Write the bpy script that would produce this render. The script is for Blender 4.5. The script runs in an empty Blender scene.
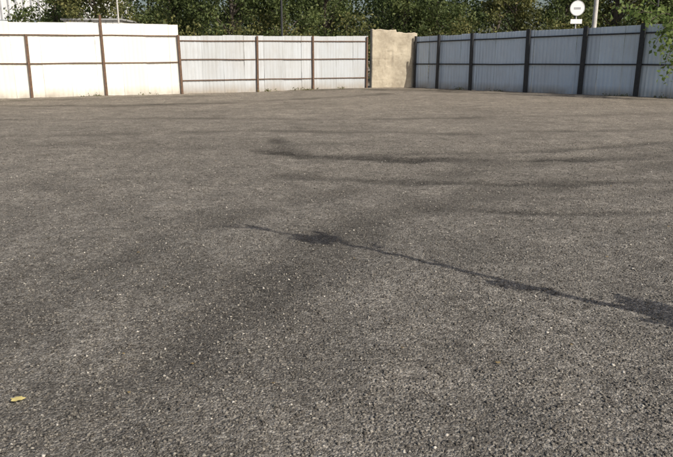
import bpy, math, random
import numpy as np
from mathutils import Vector, Matrix
rng = np.random.default_rng(7); random.seed(7)
S = bpy.context.scene
COL = S.collection
AZ = (0.76, -0.65); EL = math.radians(36)
_n = math.hypot(*AZ)
SUN = np.array([AZ[0]/_n*math.cos(EL), AZ[1]/_n*math.cos(EL), math.sin(EL)])

# ---------------------------------------------------------------- helpers
def mesh_np(name, V, F):
    V = np.asarray(V, dtype=np.float32); F = np.asarray(F, dtype=np.int32)
    me = bpy.data.meshes.new(name)
    k = F.shape[1]
    me.vertices.add(len(V)); me.vertices.foreach_set("co", V.ravel())
    me.loops.add(F.size); me.loops.foreach_set("vertex_index", F.ravel())
    me.polygons.add(len(F))
    me.polygons.foreach_set("loop_start", np.arange(0, F.size, k, dtype=np.int32))
    me.polygons.foreach_set("loop_total", np.full(len(F), k, dtype=np.int32))
    me.update(); me.validate()
    return me
def obj(name, me, parent=None, mat=None, loc=None, smooth=False):
    o = bpy.data.objects.new(name, me); COL.objects.link(o)
    if parent: o.parent = parent
    if mat is not None and me is not None:
        me.materials.clear(); me.materials.append(mat)
    if loc: o.location = loc
    if smooth: me.polygons.foreach_set("use_smooth", [True]*len(me.polygons))
    return o
def empty(name, loc=(0,0,0)):
    o = bpy.data.objects.new(name, None); COL.objects.link(o); o.location = loc
    o.empty_display_size = .3
    return o
class MB:
    def __init__(s): s.v=[]; s.f=[]
    def box(s, c, ax, ay, az, hx, hy, hz):
        c=np.array(c,float); ax=np.array(ax,float); ay=np.array(ay,float); az=np.array(az,float)
        b=len(s.v)
        for i in (-1,1):
            for j in (-1,1):
                for k in (-1,1):
                    s.v.append(tuple(c+ax*hx*i+ay*hy*j+az*hz*k))
        for q in ((0,1,3,2),(4,6,7,5),(0,4,5,1),(2,3,7,6),(0,2,6,4),(1,5,7,3)):
            s.f.append(tuple(b+i for i in q))
    def abox(s, x0,x1,y0,y1,z0,z1):
        s.box(((x0+x1)/2,(y0+y1)/2,(z0+z1)/2),(1,0,0),(0,1,0),(0,0,1),(x1-x0)/2,(y1-y0)/2,(z1-z0)/2)
    def tube(s, pts, rad, n=8):
        pts=[np.array(p,float) for p in pts]
        if not hasattr(rad,'__len__'): rad=[rad]*len(pts)
        b=len(s.v)
        for i,p in enumerate(pts):
            a=pts[max(i-1,0)]; c=pts[min(i+1,len(pts)-1)]
            d=c-a; d/=np.linalg.norm(d)+1e-9
            u=np.cross(d,(0,0,1) if abs(d[2])<.9 else (1,0,0)); u/=np.linalg.norm(u)
            w=np.cross(d,u)
            for k in range(n):
                t=2*math.pi*k/n
                s.v.append(tuple(p+rad[i]*(u*math.cos(t)+w*math.sin(t))))
        for i in range(len(pts)-1):
            for k in range(n):
                k2=(k+1)%n
                s.f.append((b+i*n+k,b+i*n+k2,b+(i+1)*n+k2,b+(i+1)*n+k))
        s.f.append(tuple(b+k for k in range(n)))
        s.f.append(tuple(b+(len(pts)-1)*n+k for k in reversed(range(n))))
    def mesh(s,name):
        me=bpy.data.meshes.new(name); me.from_pydata(s.v,[],s.f); me.update(); return me
def vnoise(x, y, scale, seed):
    r = np.random.default_rng(seed); G = r.random((256,256))
    X = np.asarray(x)*scale+1000; Y=np.asarray(y)*scale+1000
    xi=np.floor(X).astype(int); yi=np.floor(Y).astype(int)
    fx=X-xi; fy=Y-yi; fx=fx*fx*(3-2*fx); fy=fy*fy*(3-2*fy)
    a=G[xi%256,yi%256]; b=G[(xi+1)%256,yi%256]; c=G[xi%256,(yi+1)%256]; d=G[(xi+1)%256,(yi+1)%256]
    return (a*(1-fx)+b*fx)*(1-fy)+(c*(1-fx)+d*fx)*fy

# ---------------------------------------------------------------- materials
class NT:
    def __init__(s,name):
        s.m=bpy.data.materials.new(name); s.m.use_nodes=True
        s.t=s.m.node_tree; s.b=s.t.nodes['Principled BSDF']
        s.out=[n for n in s.t.nodes if n.type=='OUTPUT_MATERIAL'][0]
    def n(s,typ,**kw):
        x=s.t.nodes.new(typ)
        for k,v in kw.items(): setattr(x,k,v)
        return x
    def l(s,a,b): s.t.links.new(a,b)
    def pos(s): return s.n('ShaderNodeNewGeometry').outputs['Position']
    def mapr(s,val,a,b,c,d):
        x=s.n('ShaderNodeMapRange'); s.l(val,x.inputs[0])
        for i,v in zip((1,2,3,4),(a,b,c,d)): x.inputs[i].default_value=v
        return x.outputs[0]
    def math(s,op,a,b):
        x=s.n('ShaderNodeMath',operation=op)
        for i,v in enumerate((a,b)):
            if isinstance(v,(int,float)): x.inputs[i].default_value=v
            else: s.l(v,x.inputs[i])
        return x.outputs[0]
    def mix(s,fac,a,b,bt='MIX'):
        x=s.n('ShaderNodeMix',data_type='RGBA',blend_type=bt)
        if isinstance(fac,(int,float)): x.inputs[0].default_value=fac
        else: s.l(fac,x.inputs[0])
        for i,v in ((6,a),(7,b)):
            if isinstance(v,tuple): x.inputs[i].default_value=(*v,1) if len(v)==3 else v
            else: s.l(v,x.inputs[i])
        return x.outputs[2]
    def noise(s,vec,scale,detail=4,rough=.55):
        x=s.n('ShaderNodeTexNoise'); s.l(vec,x.inputs['Vector'])
        x.inputs['Scale'].default_value=scale; x.inputs['Detail'].default_value=detail; x.inputs['Roughness'].default_value=rough
        return x.outputs['Fac']
    def ramp(s,val,stops):
        x=s.n('ShaderNodeValToRGB'); s.l(val,x.inputs[0]); e=x.color_ramp.elements
        while len(e)<len(stops): e.new(.5)
        for q,(p,c) in zip(e,stops): q.position=p; q.color=(*c,1)
        return x.outputs[0]
    def bump(s,h,strength,dist):
        x=s.n('ShaderNodeBump'); s.l(h,x.inputs['Height']); x.inputs['Strength'].default_value=strength; x.inputs['Distance'].default_value=dist
        s.l(x.outputs[0],s.b.inputs['Normal'])
    def scale(s,vec,v):
        x=s.n('ShaderNodeMapping'); s.l(vec,x.inputs[0]); x.inputs['Scale'].default_value=v; return x.outputs[0]
    def grey(s,k):
        q=s.n('ShaderNodeCombineColor')
        for i in range(3): s.l(k,q.inputs[i])
        return q.outputs[0]

def mat_ground():
    m=NT('ground_asphalt_millings'); p=m.pos()
    flat=m.scale(p,(1,1,.001))
    def vor(sc):
        x=m.n('ShaderNodeTexVoronoi'); m.l(flat,x.inputs['Vector']); x.inputs['Scale'].default_value=sc; return x
    v1=vor(160); v2=vor(68); v3=vor(28)
    def val(v):
        q=m.n('ShaderNodeSeparateColor'); m.l(v.outputs['Color'],q.inputs[0]); return q.outputs[0]
    a=val(v1); b=val(v2); c=val(v3)
    mixv=m.math('ADD',m.math('MULTIPLY',a,.44),m.math('ADD',m.math('MULTIPLY',b,.41),m.math('MULTIPLY',c,.15)))
    col=m.ramp(mixv,[(0.12,(.052,.048,.042)),(.42,(.134,.123,.108)),(.62,(.20,.184,.161)),(.85,(.36,.337,.298))])
    n1=m.noise(flat,.35,5,.6); n2=m.noise(flat,1.9,6,.68); n3=m.noise(flat,9,5,.65)
    k=m.math('MULTIPLY',m.mapr(n1,.3,.7,.84,1.16),m.math('MULTIPLY',m.mapr(n2,.3,.7,.70,1.24),m.mapr(n3,.3,.7,.72,1.26)))
    at=m.n('ShaderNodeAttribute',attribute_name='wear_and_shade')  # tyre wear and dirt, with some painted ground shadow
    w=m.math('MULTIPLY',at.outputs['Fac'],m.math('MULTIPLY',m.mapr(n2,.35,.6,.5,1.15),m.mapr(n3,.35,.62,.45,1.2)))
    k=m.math('MULTIPLY',k,m.mapr(w,0,1,1.03,.26))
    col=m.mix(1.0,col,m.grey(k),'MULTIPLY')
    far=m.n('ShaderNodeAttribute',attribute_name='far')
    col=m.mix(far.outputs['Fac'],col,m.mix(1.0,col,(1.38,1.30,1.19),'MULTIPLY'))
    m.l(col,m.b.inputs['Base Color']); m.b.inputs['Roughness'].default_value=.95
    m.b.inputs['Specular IOR Level'].default_value=.12
    h=m.math('ADD',m.math('MULTIPLY',v1.outputs['Distance'],-.4),m.math('ADD',m.math('MULTIPLY',v2.outputs['Distance'],-.9),m.math('MULTIPLY',m.noise(flat,38,5,.7),1.0)))
    m.bump(h,.88,.013)
    return m.m
def mat_stone():
    m=NT('loose_gravel_stone'); g=m.n('ShaderNodeNewGeometry')
    col=m.ramp(g.outputs['Random Per Island'],[(0,(.05,.045,.04)),(.45,(.125,.115,.10)),(.9,(.205,.19,.167)),(.975,(.32,.30,.26)),(1,(.50,.47,.42))])
    m.l(col,m.b.inputs['Base Color']); m.b.inputs['Roughness'].default_value=.95; m.b.inputs['Specular IOR Level'].default_value=.12
    return m.m
def mat_panel(name, base, dirt, amt, streak=.5):
    m=NT(name); p=m.pos()
    g=m.n('ShaderNodeNewGeometry')
    n1=m.noise(p,.9,5,.6); st=m.noise(m.scale(p,(7,7,.5)),1.0,4,.6); n3=m.noise(p,14,4,.7)
    f=m.math('MULTIPLY',m.mapr(n1,.38,.7,0,1),amt)
    f2=m.math('MULTIPLY',m.mapr(st,.5,.72,0,1),streak)
    f3=m.math('MULTIPLY',m.mapr(n3,.62,.75,0,1),.25)
    sx=m.n('ShaderNodeSeparateXYZ'); m.l(p,sx.inputs[0])
    low=m.math('MULTIPLY',m.mapr(sx.outputs[2],.0,.45,1,0),m.mapr(n1,.3,.6,.3,.9))
    pan=m.mapr(g.outputs['Random Per Island'],0,1,.84,1.04)
    c=m.mix(1.0,base,m.grey(pan),'MULTIPLY')
    c=m.mix(f,c,dirt); c=m.mix(f2,c,tuple(x*.75 for x in dirt)); c=m.mix(f3,c,tuple(x*.6 for x in dirt))
    c=m.mix(low,c,(.27,.23,.18))
    m.l(c,m.b.inputs['Base Color']); m.b.inputs['Roughness'].default_value=.55
    m.bump(m.noise(p,3,3,.5),.25,.02)
    return m.m
def mat_simple(name,c1,c2,scale=8,rough=.8,metal=0,bump=.2,bd=.01,th=(.35,.65)):
    m=NT(name); p=m.pos(); n=m.noise(p,scale,5,.65)
    m.l(m.mix(m.mapr(n,th[0],th[1],0,1),c1,c2),m.b.inputs['Base Color'])
    m.b.inputs['Roughness'].default_value=rough; m.b.inputs['Metallic'].default_value=metal
    if bump: m.bump(n,bump,bd)
    return m.m
def mat_leaf(name,stops,trans=.35):
    m=NT(name); g=m.n('ShaderNodeNewGeometry')
    n=m.noise(m.pos(),.45,3,.5)
    v=m.math('ADD',m.math('MULTIPLY',g.outputs['Random Per Island'],.55),m.math('MULTIPLY',m.mapr(n,.3,.7,0,1),.45))
    c=m.ramp(v,stops); m.l(c,m.b.inputs['Base Color']); m.b.inputs['Roughness'].default_value=.6
    m.b.inputs['Specular IOR Level'].default_value=.25
    t=m.n('ShaderNodeBsdfTranslucent'); m.l(c,t.inputs[0])
    x=m.n('ShaderNodeMixShader'); x.inputs[0].default_value=trans
    m.l(m.b.outputs[0],x.inputs[1]); m.l(t.outputs[0],x.inputs[2]); m.l(x.outputs[0],m.out.inputs[0])
    return m.m
M_ground=mat_ground(); M_stone=mat_stone()
M_white=mat_panel('white_painted_profiled_sheet',(.77,.765,.70),(.62,.585,.50),.38,.22)
M_grey=mat_panel('grey_white_profiled_sheet',(.47,.50,.53),(.37,.365,.35),.5,.5)
M_right=mat_panel('galvanised_profiled_sheet',(.60,.69,.77),(.48,.50,.52),.4,.35)
M_rust=mat_simple('rusty_brown_steel',(.07,.045,.033),(.15,.085,.05),12,.8)
M_dark=mat_simple('dark_blue_grey_paint_steel',(.012,.014,.018),(.03,.03,.03),9,.6)
M_bark=mat_simple('tree_bark',(.05,.038,.028),(.12,.10,.08),14,.9,0,.6,.02)
M_galv=mat_simple('galvanised_pole',(.36,.37,.38),(.48,.48,.47),5,.5,.2)
M_pconc=mat_simple('concrete_pole',(.42,.41,.39),(.55,.53,.50),4,.9)
M_signw=mat_simple('sign_white',(.78,.79,.80),(.7,.7,.7),3,.45,0,0)
M_signg=mat_simple('sign_grey_back',(.30,.31,.33),(.38,.38,.38),3,.5,0,0)
M_leaf=[mat_leaf('leaves_green',[(0,(.036,.052,.018)),(.5,(.09,.12,.04)),(1,(.17,.19,.07))]),
        mat_leaf('leaves_olive',[(0,(.046,.056,.02)),(.5,(.12,.13,.045)),(1,(.23,.21,.075))]),
        mat_leaf('leaves_dark',[(0,(.026,.042,.017)),(.5,(.062,.09,.033)),(1,(.12,.15,.055))])]
M_leafb=mat_leaf('leaves_bright_green',[(0,(.07,.12,.025)),(.5,(.15,.21,.06)),(1,(.26,.31,.10))],.5)
M_fallen=mat_leaf('fallen_leaf_yellow',[(0,(.5,.40,.14)),(.5,(.6,.5,.2)),(1,(.70,.6,.28))],.2)
M_litter=mat_leaf('leaf_litter_brown',[(0,(.12,.08,.04)),(.5,(.26,.19,.09)),(1,(.45,.36,.18))],.2)

# ---------------------------------------------------------------- ground
tracks_and_shade=[
 ([(-.9,3.2),(-.6,4.1),(0,5.6),(.7,6.9),(1.8,7.8),(3.1,8.7),(5.6,10.4),(9,12.6)],.32,.72),
 ([(-2.2,3.4),(-1.8,5.0),(-1.0,6.6),(0.2,8.0),(1.9,9.3),(4.2,10.7),(8,12.6)],.26,.55),
 ([(-1.4,11.6),(-.4,10.9),(1.2,10.5),(3.2,10.6),(6,11.2),(9,12.2)],.23,1.15),
 ([(.2,10.9),(2.0,11.2),(4.2,11.9),(7,13.2),(10,15)],.18,.85),
 ([(-.8,9.0),(.8,8.6),(2.4,8.4),(4.4,8.7),(7.0,9.4)],.17,.9),
 ([(-1.3,13.4),(-1.0,11.8),(-.2,10.6)],.20,.8),
 ([(.9,7.1),(2.2,6.7),(3.8,6.9),(5.5,7.5)],.13,.75),
 ([(1.5,7.4),(3.0,7.6),(5.0,8.3)],.10,.6),
 ([(-14,24.0),(-8,23.5),(-4,25),(0,29),(3,33)],.5,.7),
 ([(-10,17.5),(-5,18.3),(0,18.0),(6,19),(12,20.5)],.26,.6),
 ([(-6,14),(-2,15.0),(3,14.4),(8,15.6)],.22,.6),
 ([(-9,12),(-5,12.6),(-2,11.9),(.3,12.6)],.2,.45),
 ([(-13.5,26.0),(-9,28.6),(-6,30.6)],.5,.6),
 ([(-1.0,35.6),(1.5,36.6),(4.0,36.9),(7,34.6)],.9,1.1),  # ground shadow near the corner wall, painted as a dark band
 ([(4,35.5),(7,33),(10.5,29.8),(14,26)],.5,.75),
 ([(-4,8.4),(-2.6,7.0),(-1.4,5.4),(-.9,4.2)],.28,.45),
]
spots=[(-.65,4.3,.55,.5),(-1.2,2.75,.4,.45),(-.25,3.5,.5,.45),(-2.1,4.5,.5,.35),(-.1,5.7,.22,.5),(-1.3,6.2,.3,.4),(.6,2.6,.4,.25),(1.2,5.2,.5,.3),(-1.1,11.6,.4,.8),(2.4,10.4,.6,.5),(-.5,4.9,.25,.5),(-2.6,3.2,.4,.3),(2.2,3.2,.5,.25),(-3.4,6.6,.7,.3),(3.5,6.0,.7,.3)]  # dirty spots, plus painted shade at the sapling shadow's clump and tip
def wear_and_shade(x,y):
    w=np.zeros_like(x)
    for ti,(pl,wd,st) in enumerate(tracks_and_shade):
        best=np.full_like(x,1e9)
        for (ax,ay),(bx,by) in zip(pl[:-1],pl[1:]):
            dx,dy=bx-ax,by-ay; t=np.clip(((x-ax)*dx+(y-ay)*dy)/(dx*dx+dy*dy),0,1)
            best=np.minimum(best,np.hypot(x-ax-t*dx,y-ay-t*dy))
        best=best+ (vnoise(x,y,1.7,5+ti)-.5)*wd*1.6+(vnoise(x,y,5,35+ti)-.5)*wd*.9
        w=np.maximum(w,st*np.exp(-(np.maximum(best,0)/wd)**2)*(.5+.7*vnoise(x,y,.9,60+ti)))
    for sx,sy,r,st in spots:
        d=np.hypot(x-sx,y-sy)/r*(.5+1.0*vnoise(x,y,4,77)); w=np.maximum(w,st*np.exp(-d*d))
    return w
def height(x,y):
    near=1/(1+np.exp((np.hypot(x,y-15)-60)/6))
    h=(vnoise(x,y,.25,1)-.5)*.06+(vnoise(x,y,.9,2)-.5)*.028+(vnoise(x,y,3.1,3)-.5)*.018+(vnoise(x,y,7.5,4)-.5)*.013
    return (h-.02*wear_and_shade(x,y))*near
xs=np.concatenate([-np.geomspace(600,18,24)[:-1],np.arange(-18,18.01,.09),np.geomspace(18,600,24)[1:]])
ys=np.concatenate([-np.geomspace(600,1,24),np.arange(0,14,.07),np.arange(14,44,.18),np.geomspace(44,900,26)])
X,Y=np.meshgrid(xs,ys,indexing='ij'); Z=height(X,Y)
V=np.stack([X,Y,Z],-1).reshape(-1,3); nx,ny=X.shape
I=np.arange(nx*ny).reshape(nx,ny)
F=np.stack([I[:-1,:-1],I[1:,:-1],I[1:,1:],I[:-1,1:]],-1).reshape(-1,4)
me=mesh_np('ground',V,F)
a=me.attributes.new('wear_and_shade','FLOAT','POINT'); a.data.foreach_set('value',wear_and_shade(X,Y).ravel().astype(np.float32))
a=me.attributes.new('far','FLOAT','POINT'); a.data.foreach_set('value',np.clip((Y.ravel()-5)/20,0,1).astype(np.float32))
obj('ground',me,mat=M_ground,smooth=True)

def stones(name,N,ymax,rmin,rmax,pw):
    y=1.6+(ymax-1.6)*rng.random(N)**pw
    x=(rng.random(N)*2-1)*(y*.62+.6)
    r=rmin+(rmax-rmin)*rng.random(N)**3.2
    r=r*(1+y*.02)
    base=np.array([[1,0,0],[.3,.9,0],[-.8,.6,0],[-.8,-.6,0],[.3,-.95,0],[.2,.1,.75],[-.2,-.1,-.6]])
    fac=np.array([[0,1,5],[1,2,5],[2,3,5],[3,4,5],[4,0,5],[1,0,6],[2,1,6],[3,2,6],[4,3,6],[0,4,6]])
    P=np.repeat(base[None],N,0)*(1+(rng.random((N,7,3))-.5)*.7)
    P[:,5,:2]+= (rng.random((N,2))-.5)*.8
    P[:,:5,2]+=(rng.random((N,5))-.5)*.5
    P*=r[:,None,None]*np.stack([np.ones(N),.6+.5*rng.random(N),.55+.5*rng.random(N)],-1)[:,None,:]
    t=rng.random(N)*2*np.pi; c,s=np.cos(t)[:,None],np.sin(t)[:,None]
    Q=P.copy(); Q[...,0]=P[...,0]*c-P[...,1]*s; Q[...,1]=P[...,0]*s+P[...,1]*c
    Q+=np.stack([x,y,height(x,y)+r*.12],-1)[:,None,:]
    Fc=(fac[None]+np.arange(N)[:,None,None]*7).reshape(-1,3)
    return obj(name,mesh_np(name,Q.reshape(-1,3),Fc),mat=M_stone)
stones('gravel',115000,13,.0028,.0112,1.5)

# ---------------------------------------------------------------- profiled metal fences
def fence(name, A, D, L, nrm, s_posts, panels, panel_mats, post_mat, rails, post_w, post_d, post_top, rail_r=.022):
    A=np.array([*A,0.]); D=np.array([*D,0.]); N=np.array([*nrm,0.]); U=np.array([0,0,1.])
    root=empty(name, tuple(A))
    def ob(nm,me,mat):
        me.transform(Matrix.Translation(-Vector(A))); return obj(nm,me,parent=root,mat=mat)
    for gi,(s0,s1,z0,z1,mi,hd) in enumerate(panels):
        prof=[(0,0),(.055,0),(.075,hd),(.125,hd),(.145,0)]; per=.2
        V=[];F=[]
        d=s0*L; end=s1*L; pi=0
        while d<end-.02:
            w=min(1.15,end-d); lean=random.uniform(-.010,.010); dz=random.uniform(-.025,.025); db=random.uniform(-.01,.03)
            ptsd=[]; k=0
            while True:
                base=k*per; stop=False
                for (q,h) in prof:
                    if base+q>w+.03: stop=True;break
                    ptsd.append((base+q,h))
                if stop: break
                k+=1
            off=.004*(pi%2)
            b=len(V); rows=5
            for r in range(rows):
                fz=r/(rows-1)
                wob=random.uniform(-.018,.018)
                for (q,h) in ptsd:
                    dd=d+q; f=(dd-s0*L)/(end-s0*L+1e-6); top=z0+(z1-z0)*f+dz
                    z=(-.04+db)*(1-fz)+top*fz
                    V.append(A+D*dd+N*(-.055-h-off+lean*fz+wob*(0<r<rows-1))+U*z)
            m=len(ptsd)
            for r in range(rows-1):
                for i in range(m-1):
                    F.append((b+r*m+i,b+r*m+i+1,b+(r+1)*m+i+1,b+(r+1)*m+i))
            d+=1.15; pi+=1
        ob('sheet_panels_%d'%(gi+1),mesh_np('panels',V,F),panel_mats[mi])
    mb=MB()
    for j,s in enumerate(s_posts):
        t=post_top[j] if hasattr(post_top,'__len__') else post_top
        lean=np.array([random.uniform(-.014,.014),random.uniform(-.014,.014),1]);lean/=np.linalg.norm(lean)
        w=post_w[j] if hasattr(post_w,'__len__') else post_w
        mb.box(A+D*s*L+N*(.004+post_d/2)+U*(t/2-.1),D,N,lean,w/2,post_d/2,t/2+.1)
    ob('posts',mb.mesh('posts'),post_mat)
    mb=MB()
    for (s0,s1,z0,z1) in rails:
        a=A+D*s0*L+N*(-.022)+U*z0; b=A+D*s1*L+N*(-.022)+U*z1
        n=max(1,int((s1-s0)*L/1.5)); prev=a
        for i in range(1,n+1):
            nx=a+(b-a)*i/n+U*random.uniform(-.015,.015)*(i<n)
            dd=nx-prev; ln=np.linalg.norm(dd); dd=dd/ln
            up=np.cross(dd,N); up/=np.linalg.norm(up)
            mb.box((prev+nx)/2,dd,N,up,ln/2,.020,rail_r); prev=nx
    ob('rails',mb.mesh('rails'),post_mat)
    return root
LA=(-14.28,27.67); LL=19.66; LD=(16.28/LL,11.03/LL); LN=(.561,-.828)
fence('metal_fence',LA,LD,LL,LN,[-.49,-.30,-.115,.065,.225,.409,.6227,.797,.985],
  [(-.55,.409,3.00,3.25,0,.007),(.411,.993,2.74,2.92,1,.010)],[M_white,M_grey],M_rust,
  [(-.55,.409,2.50,2.72),(-.55,.409,1.38,1.50),(.411,.99,2.50,2.64),(.411,.99,1.62,1.66),(.411,.99,.62,.60)],
  [.10,.10,.10,.10,.10,.11,.10,.10,.10],.06,[2.6,2.6,2.6,2.66,3.55,2.76,2.8,2.86,2.9])
RL=13.68; RA=(4.6,39.5); RD=(9/RL,-10.3/RL); RN=(-.753,-.658)
fence('metal_fence',RA,RD,RL,RN,[.012,.14,.3126,.568,.789,.985,1.19,1.40,1.6],
  [(0,1.65,2.92,3.22,0,.012)],[M_right],M_dark,
  [(0,1.65,2.60,2.86),(0,1.65,1.36,1.42)],[.10,.14,.17,.20,.20,.20,.20,.20,.20],.10,[2.95,2.98,3.0,3.1,3.12,3.16,3.2,3.2,3.2],.032)

# ---------------------------------------------------------------- corner wall
def corner_wall():
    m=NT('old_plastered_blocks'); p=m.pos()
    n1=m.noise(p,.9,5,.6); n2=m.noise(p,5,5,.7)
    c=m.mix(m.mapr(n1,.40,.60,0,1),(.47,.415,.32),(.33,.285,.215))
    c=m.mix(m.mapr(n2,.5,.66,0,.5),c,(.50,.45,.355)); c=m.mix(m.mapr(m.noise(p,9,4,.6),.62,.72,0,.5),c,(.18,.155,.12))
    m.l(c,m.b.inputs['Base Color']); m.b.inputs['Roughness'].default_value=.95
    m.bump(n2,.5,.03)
    nxx,nz=54,64; A=np.array([2.02,38.82,0]); B=np.array([4.72,39.75,0]); D=(B-A)/np.linalg.norm(B-A); W=np.linalg.norm(B-A)
    N=np.array([D[1],-D[0],0])
    V=[];F=[]
    def top(u): return (3.30 if u<1.5 else 3.14)+(vnoise(np.array([u*3.]),np.array([0.]),2,9)[0]-.5)*.08
    for side in (0,1):
        for i in range(nxx+1):
            u=i/nxx*W; T=top(u)
            for k in range(nz+1):
                z=-.05+ (T+.05)*k/nz
                d=(vnoise(np.array([u]),np.array([z]),2.4,11+side)[0]-.5)*.04+(vnoise(np.array([u]),np.array([z]),8,13+side)[0]-.5)*.02
                row_=int(max(z,0)/.40); fz=(z/.40)%1; fu=((u+.3*(row_%2))/.62)%1
                if (fz<.10 or fu<.07) and vnoise(np.array([u]),np.array([z]),1.5,19)[0]>.5: d-=.016
                if .9<u<1.3 and 1.2<z<2.1: d-=.03
                V.append(A+D*u+N*((.18+d) if side==0 else -.16)+np.array([0,0,z]))
    st=(nxx+1)*(nz+1)
    g=lambda s,i,k:s*st+i*(nz+1)+k
    for i in range(nxx):
        for k in range(nz):
            F.append((g(0,i,k),g(0,i+1,k),g(0,i+1,k+1),g(0,i,k+1)))
            F.append((g(1,i,k),g(1,i,k+1),g(1,i+1,k+1),g(1,i+1,k)))
        F.append((g(0,i,nz),g(0,i+1,nz),g(1,i+1,nz),g(1,i,nz)))
    for k in range(nz):
        F.append((g(0,0,k),g(0,0,k+1),g(1,0,k+1),g(1,0,k))); F.append((g(0,nxx,k),g(1,nxx,k),g(1,nxx,k+1),g(0,nxx,k+1)))
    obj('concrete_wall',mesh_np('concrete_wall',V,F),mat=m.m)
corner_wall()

# ---------------------------------------------------------------- foliage
def leaves(cent, nper, sig, size, flat=.8):
    cent=np.array(cent); n=len(cent)*nper
    C=np.repeat(cent,nper,0)+rng.normal(size=(n,3))*np.array([sig,sig,sig*flat])
    return leaf_quads(C,size)
def leaf_quads(C,size):
    n=len(C)
    a=rng.normal(size=(n,3)); a/=np.linalg.norm(a,axis=1)[:,None]
    b=rng.normal(size=(n,3)); b=np.cross(a,b); b/=np.linalg.norm(b,axis=1)[:,None]
    c=np.cross(a,b)
    s=(size*(.6+.8*rng.random(n)))[:,None]
    V=np.stack([C-a*s*.6,C+b*s*.36+c*s*.08,C+a*s*.6-c*s*.1,C-b*s*.36+c*s*.08],1).reshape(-1,3)
    F=np.arange(n*4).reshape(n,4)
    return V,F
def make_tree(H,R,zb,nclump,nper,lsize,seed,lean=0):
    random.seed(seed)
    mb=MB(); tp=[(0,0,-.2)]; x=y=0
    nseg=8
    for i in range(1,nseg+1):
        x+=random.uniform(-.12,.12)+lean*.05; y+=random.uniform(-.12,.12); tp.append((x,y,H*.92*i/nseg))
    r0=H*.018+.03
    mb.tube(tp,[r0*(1-.88*i/nseg) for i in range(nseg+1)],8)
    cl=[]
    for i in range(nclump):
        z=zb+(H-zb)*random.random()**.85
        f=(z-zb)/(H-zb); rr=R*(math.sin(math.pi*min(1,.18+f*.86)))**.7*random.uniform(.35,1.08)
        t=random.uniform(0,2*math.pi)
        k=z/(H*.92)*nseg; i0=min(int(k),nseg-1); bx,by=tp[i0][0],tp[i0][1]
        e=np.array([bx+rr*math.cos(t),by+rr*math.sin(t),z]); cl.append(e)
        if i%2==0:
            st=np.array([bx,by,max(zb*.6,z-rr*.7)]); mid=(st+e)/2+np.array([0,0,.15*rr])
            mb.tube([st,mid,e],[.05+.012*rr,.03,.01],5)
    V,F=leaves(cl,nper,R*.14,lsize)
    return mb.mesh('trunk_and_limbs'), mesh_np('crown_leaves',V,F)
tree_vars=[make_tree(10.5,3.2,1.6,72,125,.20,11),make_tree(7.6,2.5,1.0,64,125,.17,12),make_tree(12.5,3.4,2.2,74,125,.22,13),make_tree(8.4,3.3,.9,70,125,.18,14)]
row=empty('tree_row',(0,50,0))
k=0
random.seed(3)
LV={}
def put(vi,x,y,s,mi=None):
    global k
    t,c=tree_vars[vi]; k+=1
    key=(vi,mi)
    if not t.materials: t.materials.append(M_bark)
    if key not in LV:
        q=c.copy(); q.materials.append(M_leaf[mi]); LV[key]=q
    sc=(s,s,s*random.uniform(.92,1.1))
    for nm,mm in (('trunk_%d'%k,t),('crown_%d'%k,LV[key])):
        o=bpy.data.objects.new(nm,mm); COL.objects.link(o); o.parent=row; o.location=(x,y-50,0)
        o.rotation_euler=(0,0,k*1.7); o.scale=sc
for i,x in enumerate(np.arange(-21,38,4.2)):
    put([0,1,3,2,1,0,3][i%7],x+random.uniform(-1,1),random.uniform(49,54),random.uniform(.9,1.08),random.choice([0,1,1,0]))
for i,x in enumerate(np.arange(-24,46,5.6)):
    put((i*3+1)%4,x+random.uniform(-1.5,1.5),random.uniform(60,66),random.uniform(.95,1.15),random.choice([0,2,2]))
for i,x in enumerate(np.arange(-30,90,9)):
    put((i*3+2)%4,x+random.uniform(-1,1),random.uniform(84,95),random.uniform(.85,1.05),random.choice([2,2,0]))
cl=[]
for x in np.arange(-15,36,.6):
    for q in range(3):
        cl.append((x+random.uniform(-.4,.4),random.uniform(45.5,49)+ (abs(x-10)*.02),random.uniform(.6,3.5+math.sin(x*.9)*.8+math.sin(x*2.3)*.4)))
V,F=leaves(cl,95,.5,.17); g=empty('shrub_mass',(0,0,0)); obj('foliage',mesh_np('shrub_leaves',V,F),parent=g,mat=M_leaf[1])
mb=MB()
for c in cl[::4]: mb.tube([(c[0]*.98,c[1],-.1),(c[0],c[1],c[2])],[.04,.012],5)
obj('stems',mb.mesh('stems'),parent=g,mat=M_bark)

# shrub overhanging right fence
def curve(p0,p1,p2,n=9):
    p0,p1,p2=map(lambda q:np.array(q,float),(p0,p1,p2))
    return [(1-t)**2*p0+2*t*(1-t)*p1+t*t*p2 for t in np.linspace(0,1,n)]
sh=empty('maple_shrub',(16.0,29.6,0)); mb=MB(); LC=[]
tips=[((14.6,28.4,4.7),(12.45,26.9,3.0)),((14.4,28.2,4.4),(12.9,27.0,2.1)),((14.8,28.2,4.2),(13.2,26.7,1.2)),((14.7,28.8,4.1),(12.0,27.3,3.4)),
      ((15.2,28.6,5),(13.4,27.0,2.4)),((15.4,28,5),(13.6,26.5,1.5)),((14.0,29.6,4.4),(11.9,28.4,3.7)),((15.6,28.6,5.5),(13.5,26.4,3.3)),((16,30,5),(14.0,29.0,4.7)),((15,30,4),(13.2,29.6,4.3)),
      ((15.4,28.5,5),(13.1,26.8,2.8)),((15.4,28.5,4.6),(13.5,26.8,.9)),((15.2,28.4,4.6),(13.2,26.9,1.9)),((15.2,28.4,4.8),(13.35,26.7,2.7))]
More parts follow.
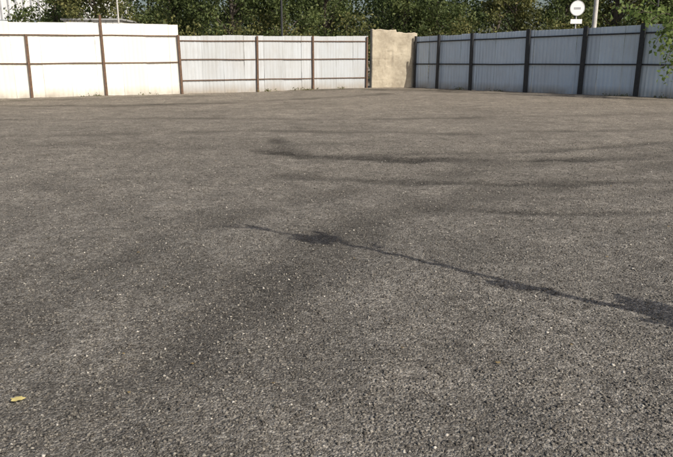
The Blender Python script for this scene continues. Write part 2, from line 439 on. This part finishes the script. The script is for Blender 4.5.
for m_,e in tips:
    b=(16.0+random.uniform(-.2,.2),29.6+random.uniform(-.2,.2),0)
    pts=curve(b,m_,e,16); mb.tube(pts,[.035*(1-i/16)+.005 for i in range(16)],5)
    for p in pts[8:]:
        for q in range(9): LC.append(p+rng.normal(size=3)*.15)
mb.v=[(a_-16.0,b_-29.6,c_) for a_,b_,c_ in mb.v]
V,F=leaf_quads(np.array(LC)-np.array([16.0,29.6,0]),.17)
obj('stems',mb.mesh('stems'),parent=sh,mat=M_bark); obj('leaves',mesh_np('leaves',V,F),parent=sh,mat=M_leafb)

# sapling standing to the right of the viewer: casts the long thin shadow
def from_shadow(gx,gy,z):
    k=z/SUN[2]; return np.array([gx+SUN[0]*k,gy+SUN[1]*k,z])
sp=empty('sapling',(0,0,0)); mb=MB()
sh_pts=[(2.9,3.55,.55),(2.16,3.84,1.05),(1.75,4.08,1.35),(1.34,4.40,1.7),(.85,4.82,2.1),(.4,5.25,2.5),(-.05,5.68,2.9),(-.6,5.95,3.3),(-1.26,6.18,3.7)]
f0=from_shadow(2.9,3.55,.55)
stem=[np.array([f0[0]+.25,f0[1]-.1,-.05])]+[from_shadow(*q) for q in sh_pts]
mb.tube(stem,[.046,.042,.038,.035,.032,.029,.025,.022,.018,.011],7)
LC=[]
def twig(a,b,n,r=.008,sg=.03):
    mb.tube([a,(a+b)/2+np.array([0,0,.03]),b],[r,r*.7,r*.4],5)
    for i in range(n): LC.append(a+(b-a)*random.uniform(.25,1)+rng.normal(size=3)*sg)
twig(from_shadow(2.16,3.84,1.05),from_shadow(2.02,4.1,1.3),200,.010,.055)
twig(from_shadow(2.3,3.8,1.0),from_shadow(2.1,3.7,1.1),220,.010,.06)
twig(from_shadow(1.55,4.25,1.55),from_shadow(1.30,4.38,1.75),24)
twig(from_shadow(1.34,4.4,1.7),from_shadow(1.12,4.44,1.8),40)
twig(from_shadow(.85,4.82,2.1),from_shadow(.8,5.0,2.2),6)
twig(from_shadow(.4,5.25,2.5),from_shadow(.35,5.55,2.65),8)
twig(from_shadow(-.05,5.68,2.9),from_shadow(-.34,5.72,3.0),170,.008,.055)
twig(from_shadow(.05,5.6,2.85),from_shadow(-.12,5.8,2.95),80,.008,.055)
twig(from_shadow(-.6,5.95,3.3),from_shadow(-.95,6.2,3.5),26)
V,F=leaf_quads(np.array(LC),.07)
obj('stem',mb.mesh('stem'),parent=sp,mat=M_bark); obj('leaves',mesh_np('leaves',V,F),parent=sp,mat=M_leafb)

# ---------------------------------------------------------------- fallen leaves
def leaf_shape(x,y,r,rot,V,F,curl=1.,zo=.010):
    b=len(V); n=14; z0=float(height(np.array([x]),np.array([y]))[0])+zo
    V.append((x,y,z0+.003))
    for i in range(n):
        t=2*math.pi*i/n; rr=r*(1 if i%2==0 else .78)*(1.2 if i==0 else 1)*random.uniform(.88,1.1)
        V.append((x+rr*math.cos(t+rot),y+rr*.85*math.sin(t+rot),z0+random.uniform(-.15,.3)*r*curl))
    for i in range(n): F.append((b,b+1+i,b+1+(i+1)%n))
V=[];F=[]
leaf_shape(-1.53,2.76,.034,.4,V,F,.45,.018)
obj('fallen_leaf',mesh_np('fallen_leaf',V,F),mat=M_fallen)
V=[];F=[]
leaf_shape(.87,3.15,.014,1,V,F)
for i in range(60):
    y=2.8+26*random.random()**1.1; x=random.uniform(-.6,.6)*y
    leaf_shape(x,y,random.uniform(.004,.009)*(1+.08*y),random.random()*6,V,F)
obj('leaf_litter',mesh_np('leaf_litter',V,F),mat=M_litter)
C=[]
def alongfoot(A,D,L,N,s0,s1,n):
    for i in range(n):
        s=random.uniform(s0,s1); 
        if vnoise(np.array([s*L]),np.array([1.]),.8,21)[0]<.6: continue
        d=random.uniform(.0,.25)
        for q in range(7): C.append((A[0]+D[0]*s*L+N[0]*(d+.12)+random.gauss(0,.06),A[1]+D[1]*s*L+N[1]*(d+.12)+random.gauss(0,.06),abs(random.gauss(0,.06))))
alongfoot(LA,LD,LL,LN,-.2,1,150); alongfoot(RA,RD,RL,RN,0,1.3,130)
V,F=leaf_quads(np.array(C),.06); obj('weeds',mesh_np('weeds',V,F),mat=M_leaf[1])

# ---------------------------------------------------------------- road sign, lamp posts
def disc(mb,c,r,th,n=32):
    b=len(mb.v)
    for yy in (-th/2,th/2):
        for i in range(n):
            t=2*math.pi*i/n; mb.v.append((c[0]+r*math.cos(t),c[1]+yy,c[2]+r*math.sin(t)))
    mb.f.append(tuple(b+i for i in range(n))); mb.f.append(tuple(b+n+i for i in reversed(range(n))))
    for i in range(n):
        j=(i+1)%n; mb.f.append((b+i,b+n+i,b+n+j,b+j))
sg=empty('traffic_sign',(14.25,40,0))
mb=MB(); mb.tube([(0,0,-.2),(0,0,5.05)],.04,10); mb.abox(-.06,.06,-.055,.0,4.5,4.56); mb.abox(-.06,.06,-.055,.0,3.78,3.84)
obj('pole',mb.mesh('pole'),parent=sg,mat=M_galv)
mb=MB(); disc(mb,(0,-.07,4.56),.44,.012); obj('disc',mb.mesh('disc'),parent=sg,mat=M_signw)
mb=MB()
n=32
for i in range(n):
    t=2*math.pi*i/n
    mb.v+= [(r_*math.cos(t),y_,4.56+r_*math.sin(t)) for r_,y_ in ((.44,-.082),(.405,-.082),(.405,-.078),(.44,-.078))]
for i in range(n):
    a0=i*4; b0=((i+1)%n)*4
    for q in range(4): mb.f.append((a0+q,a0+(q+1)%4,b0+(q+1)%4,b0+q))
obj('rim',mb.mesh('rim'),parent=sg,mat=M_signg)
mb=MB(); mb.abox(-.20,.20,-.084,-.079,4.49,4.61); obj('symbol',mb.mesh('symbol'),parent=sg,mat=M_signg)
mb=MB(); mb.abox(-.34,.34,-.075,-.060,3.68,3.94); obj('plate',mb.mesh('plate'),parent=sg,mat=M_signw)
def lamp(x,y,H,r,mat,armdir):
    e=empty('street_lamp',(x,y,0)); mb=MB(); mb.tube([(0,0,-.2),(0,0,H*.5),(0,0,H)],[r,r*.8,r*.55],12)
    obj('pole',mb.mesh('pole'),parent=e,mat=mat)
    mb=MB(); mb.tube([(0,0,H-.2),(.3*armdir,0,H+.35),(1.6*armdir,0,H+.6)],[.035,.035,.03],8); obj('arm',mb.mesh('arm'),parent=e,mat=M_galv)
    mb=MB(); mb.box((1.95*armdir,0,H+.62),(1,0,.1*armdir),(0,1,0),(0,0,1),.36,.14,.06); mb.box((1.98*armdir,0,H+.54),(1,0,.1*armdir),(0,1,0),(0,0,1),.26,.10,.03); obj('lamp_head',mb.mesh('lamp_head'),parent=e,mat=M_galv)
lamp(15.9,41.4,9,.17,M_pconc,1)
lamp(-3.75,46,8.5,.10,M_dark,-1)
lamp(-14.6,45,8,.07,M_pconc,1)
lamp(22.1,46.5,8,.10,M_dark,1)

# ---------------------------------------------------------------- buildings
def warehouse():
    e=empty('warehouse',(-38.5,66,0))
    mw=mat_simple('light_cladding',(.72,.735,.75),(.80,.80,.80),.6,.5,0,0)
    mg=NT('window_glass'); mg.b.inputs['Base Color'].default_value=(.25,.29,.33,1); mg.b.inputs['Roughness'].default_value=.15
    mt=mat_simple('grey_trim',(.42,.43,.45),(.5,.5,.5),2,.5,0,0)
    mb=MB(); mb.abox(-16,12,0,22,0,9.0); obj('walls',mb.mesh('walls'),parent=e,mat=mw)
    mb=MB()
    for i in range(38): mb.abox(-16+.75*i-.06,-16+.75*i+.06,-.09,-.003,.3,8.9)
    for j in range(29): mb.abox(12.003,12.09,.3+.75*j-.06,.3+.75*j+.06,.3,8.9)
    obj('cladding_ribs',mb.mesh('ribs'),parent=e,mat=mt)
    mb=MB()
    for i in range(7): mb.abox(-15+i*3.9,-15+i*3.9+2.6,-.11,-.092,4.6,5.4)
    obj('windows',mb.mesh('windows'),parent=e,mat=mg.m)
    mb=MB(); mb.abox(-16.3,12.3,-.3,22.3,9.003,9.25); mb.abox(-16.1,12.1,-.12,-.071,0,.29)
    mb.abox(-4,0,-.15,-.115,.295,4.2)
    obj('roof_trim_and_gate',mb.mesh('trim'),parent=e,mat=mt)
warehouse()
def shed():
    e=empty('shed',(-17.3,47.5,0))
    mw=mat_simple('shed_wall',(.55,.56,.56),(.66,.65,.63),3,.8); mr=mat_simple('shed_roof',(.28,.285,.29),(.36,.36,.36),3,.6)
    mb=MB(); mb.abox(-2.0,2.0,0,4,0,4.3); obj('walls',mb.mesh('walls'),parent=e,mat=mw)
    mb=MB(); mb.abox(-2.15,2.15,-.15,4.15,4.303,4.42)
    for i in range(9): mb.abox(-2.0+.5*i-.02,-2.0+.5*i+.02,-.03,-.003,0,4.29)
    obj('roof_and_seams',mb.mesh('roof'),parent=e,mat=mr)
    mb=MB(); mb.abox(-1.6,-.7,-.05,-.033,0,2.1); mb.abox(.3,1.3,-.05,-.033,2.8,3.6); obj('door_and_window',mb.mesh('dw'),parent=e,mat=M_dark)
shed()

# ---------------------------------------------------------------- light, sky, camera
w=bpy.data.worlds.new('World'); S.world=w; w.use_nodes=True; nt=w.node_tree
sky=nt.nodes.new('ShaderNodeTexSky'); sky.sky_type='NISHITA'; sky.sun_disc=False
sky.sun_elevation=EL; sky.sun_rotation=math.atan2(AZ[0],AZ[1]); sky.dust_density=4
bg=nt.nodes['Background']; nt.links.new(sky.outputs[0],bg.inputs[0]); bg.inputs[1].default_value=.12
L=bpy.data.lights.new('sun','SUN'); L.energy=4.8; L.angle=math.radians(.5); L.color=(1,.94,.84)
lo=bpy.data.objects.new('sun',L); COL.objects.link(lo); lo.rotation_euler=Vector(-SUN).to_track_quat('-Z','Y').to_euler(); lo.location=(20,-20,30)
cam=bpy.data.cameras.new('camera'); co=bpy.data.objects.new('camera',cam); COL.objects.link(co)
cam.lens=34.24; cam.sensor_width=36; cam.clip_end=2000; cam.clip_start=.05
co.location=(0,0,1.6); co.rotation_euler=(math.radians(75.25),0,0)
S.camera=co
S.view_settings.view_transform='Standard'; S.view_settings.look='None'; S.view_settings.exposure=0
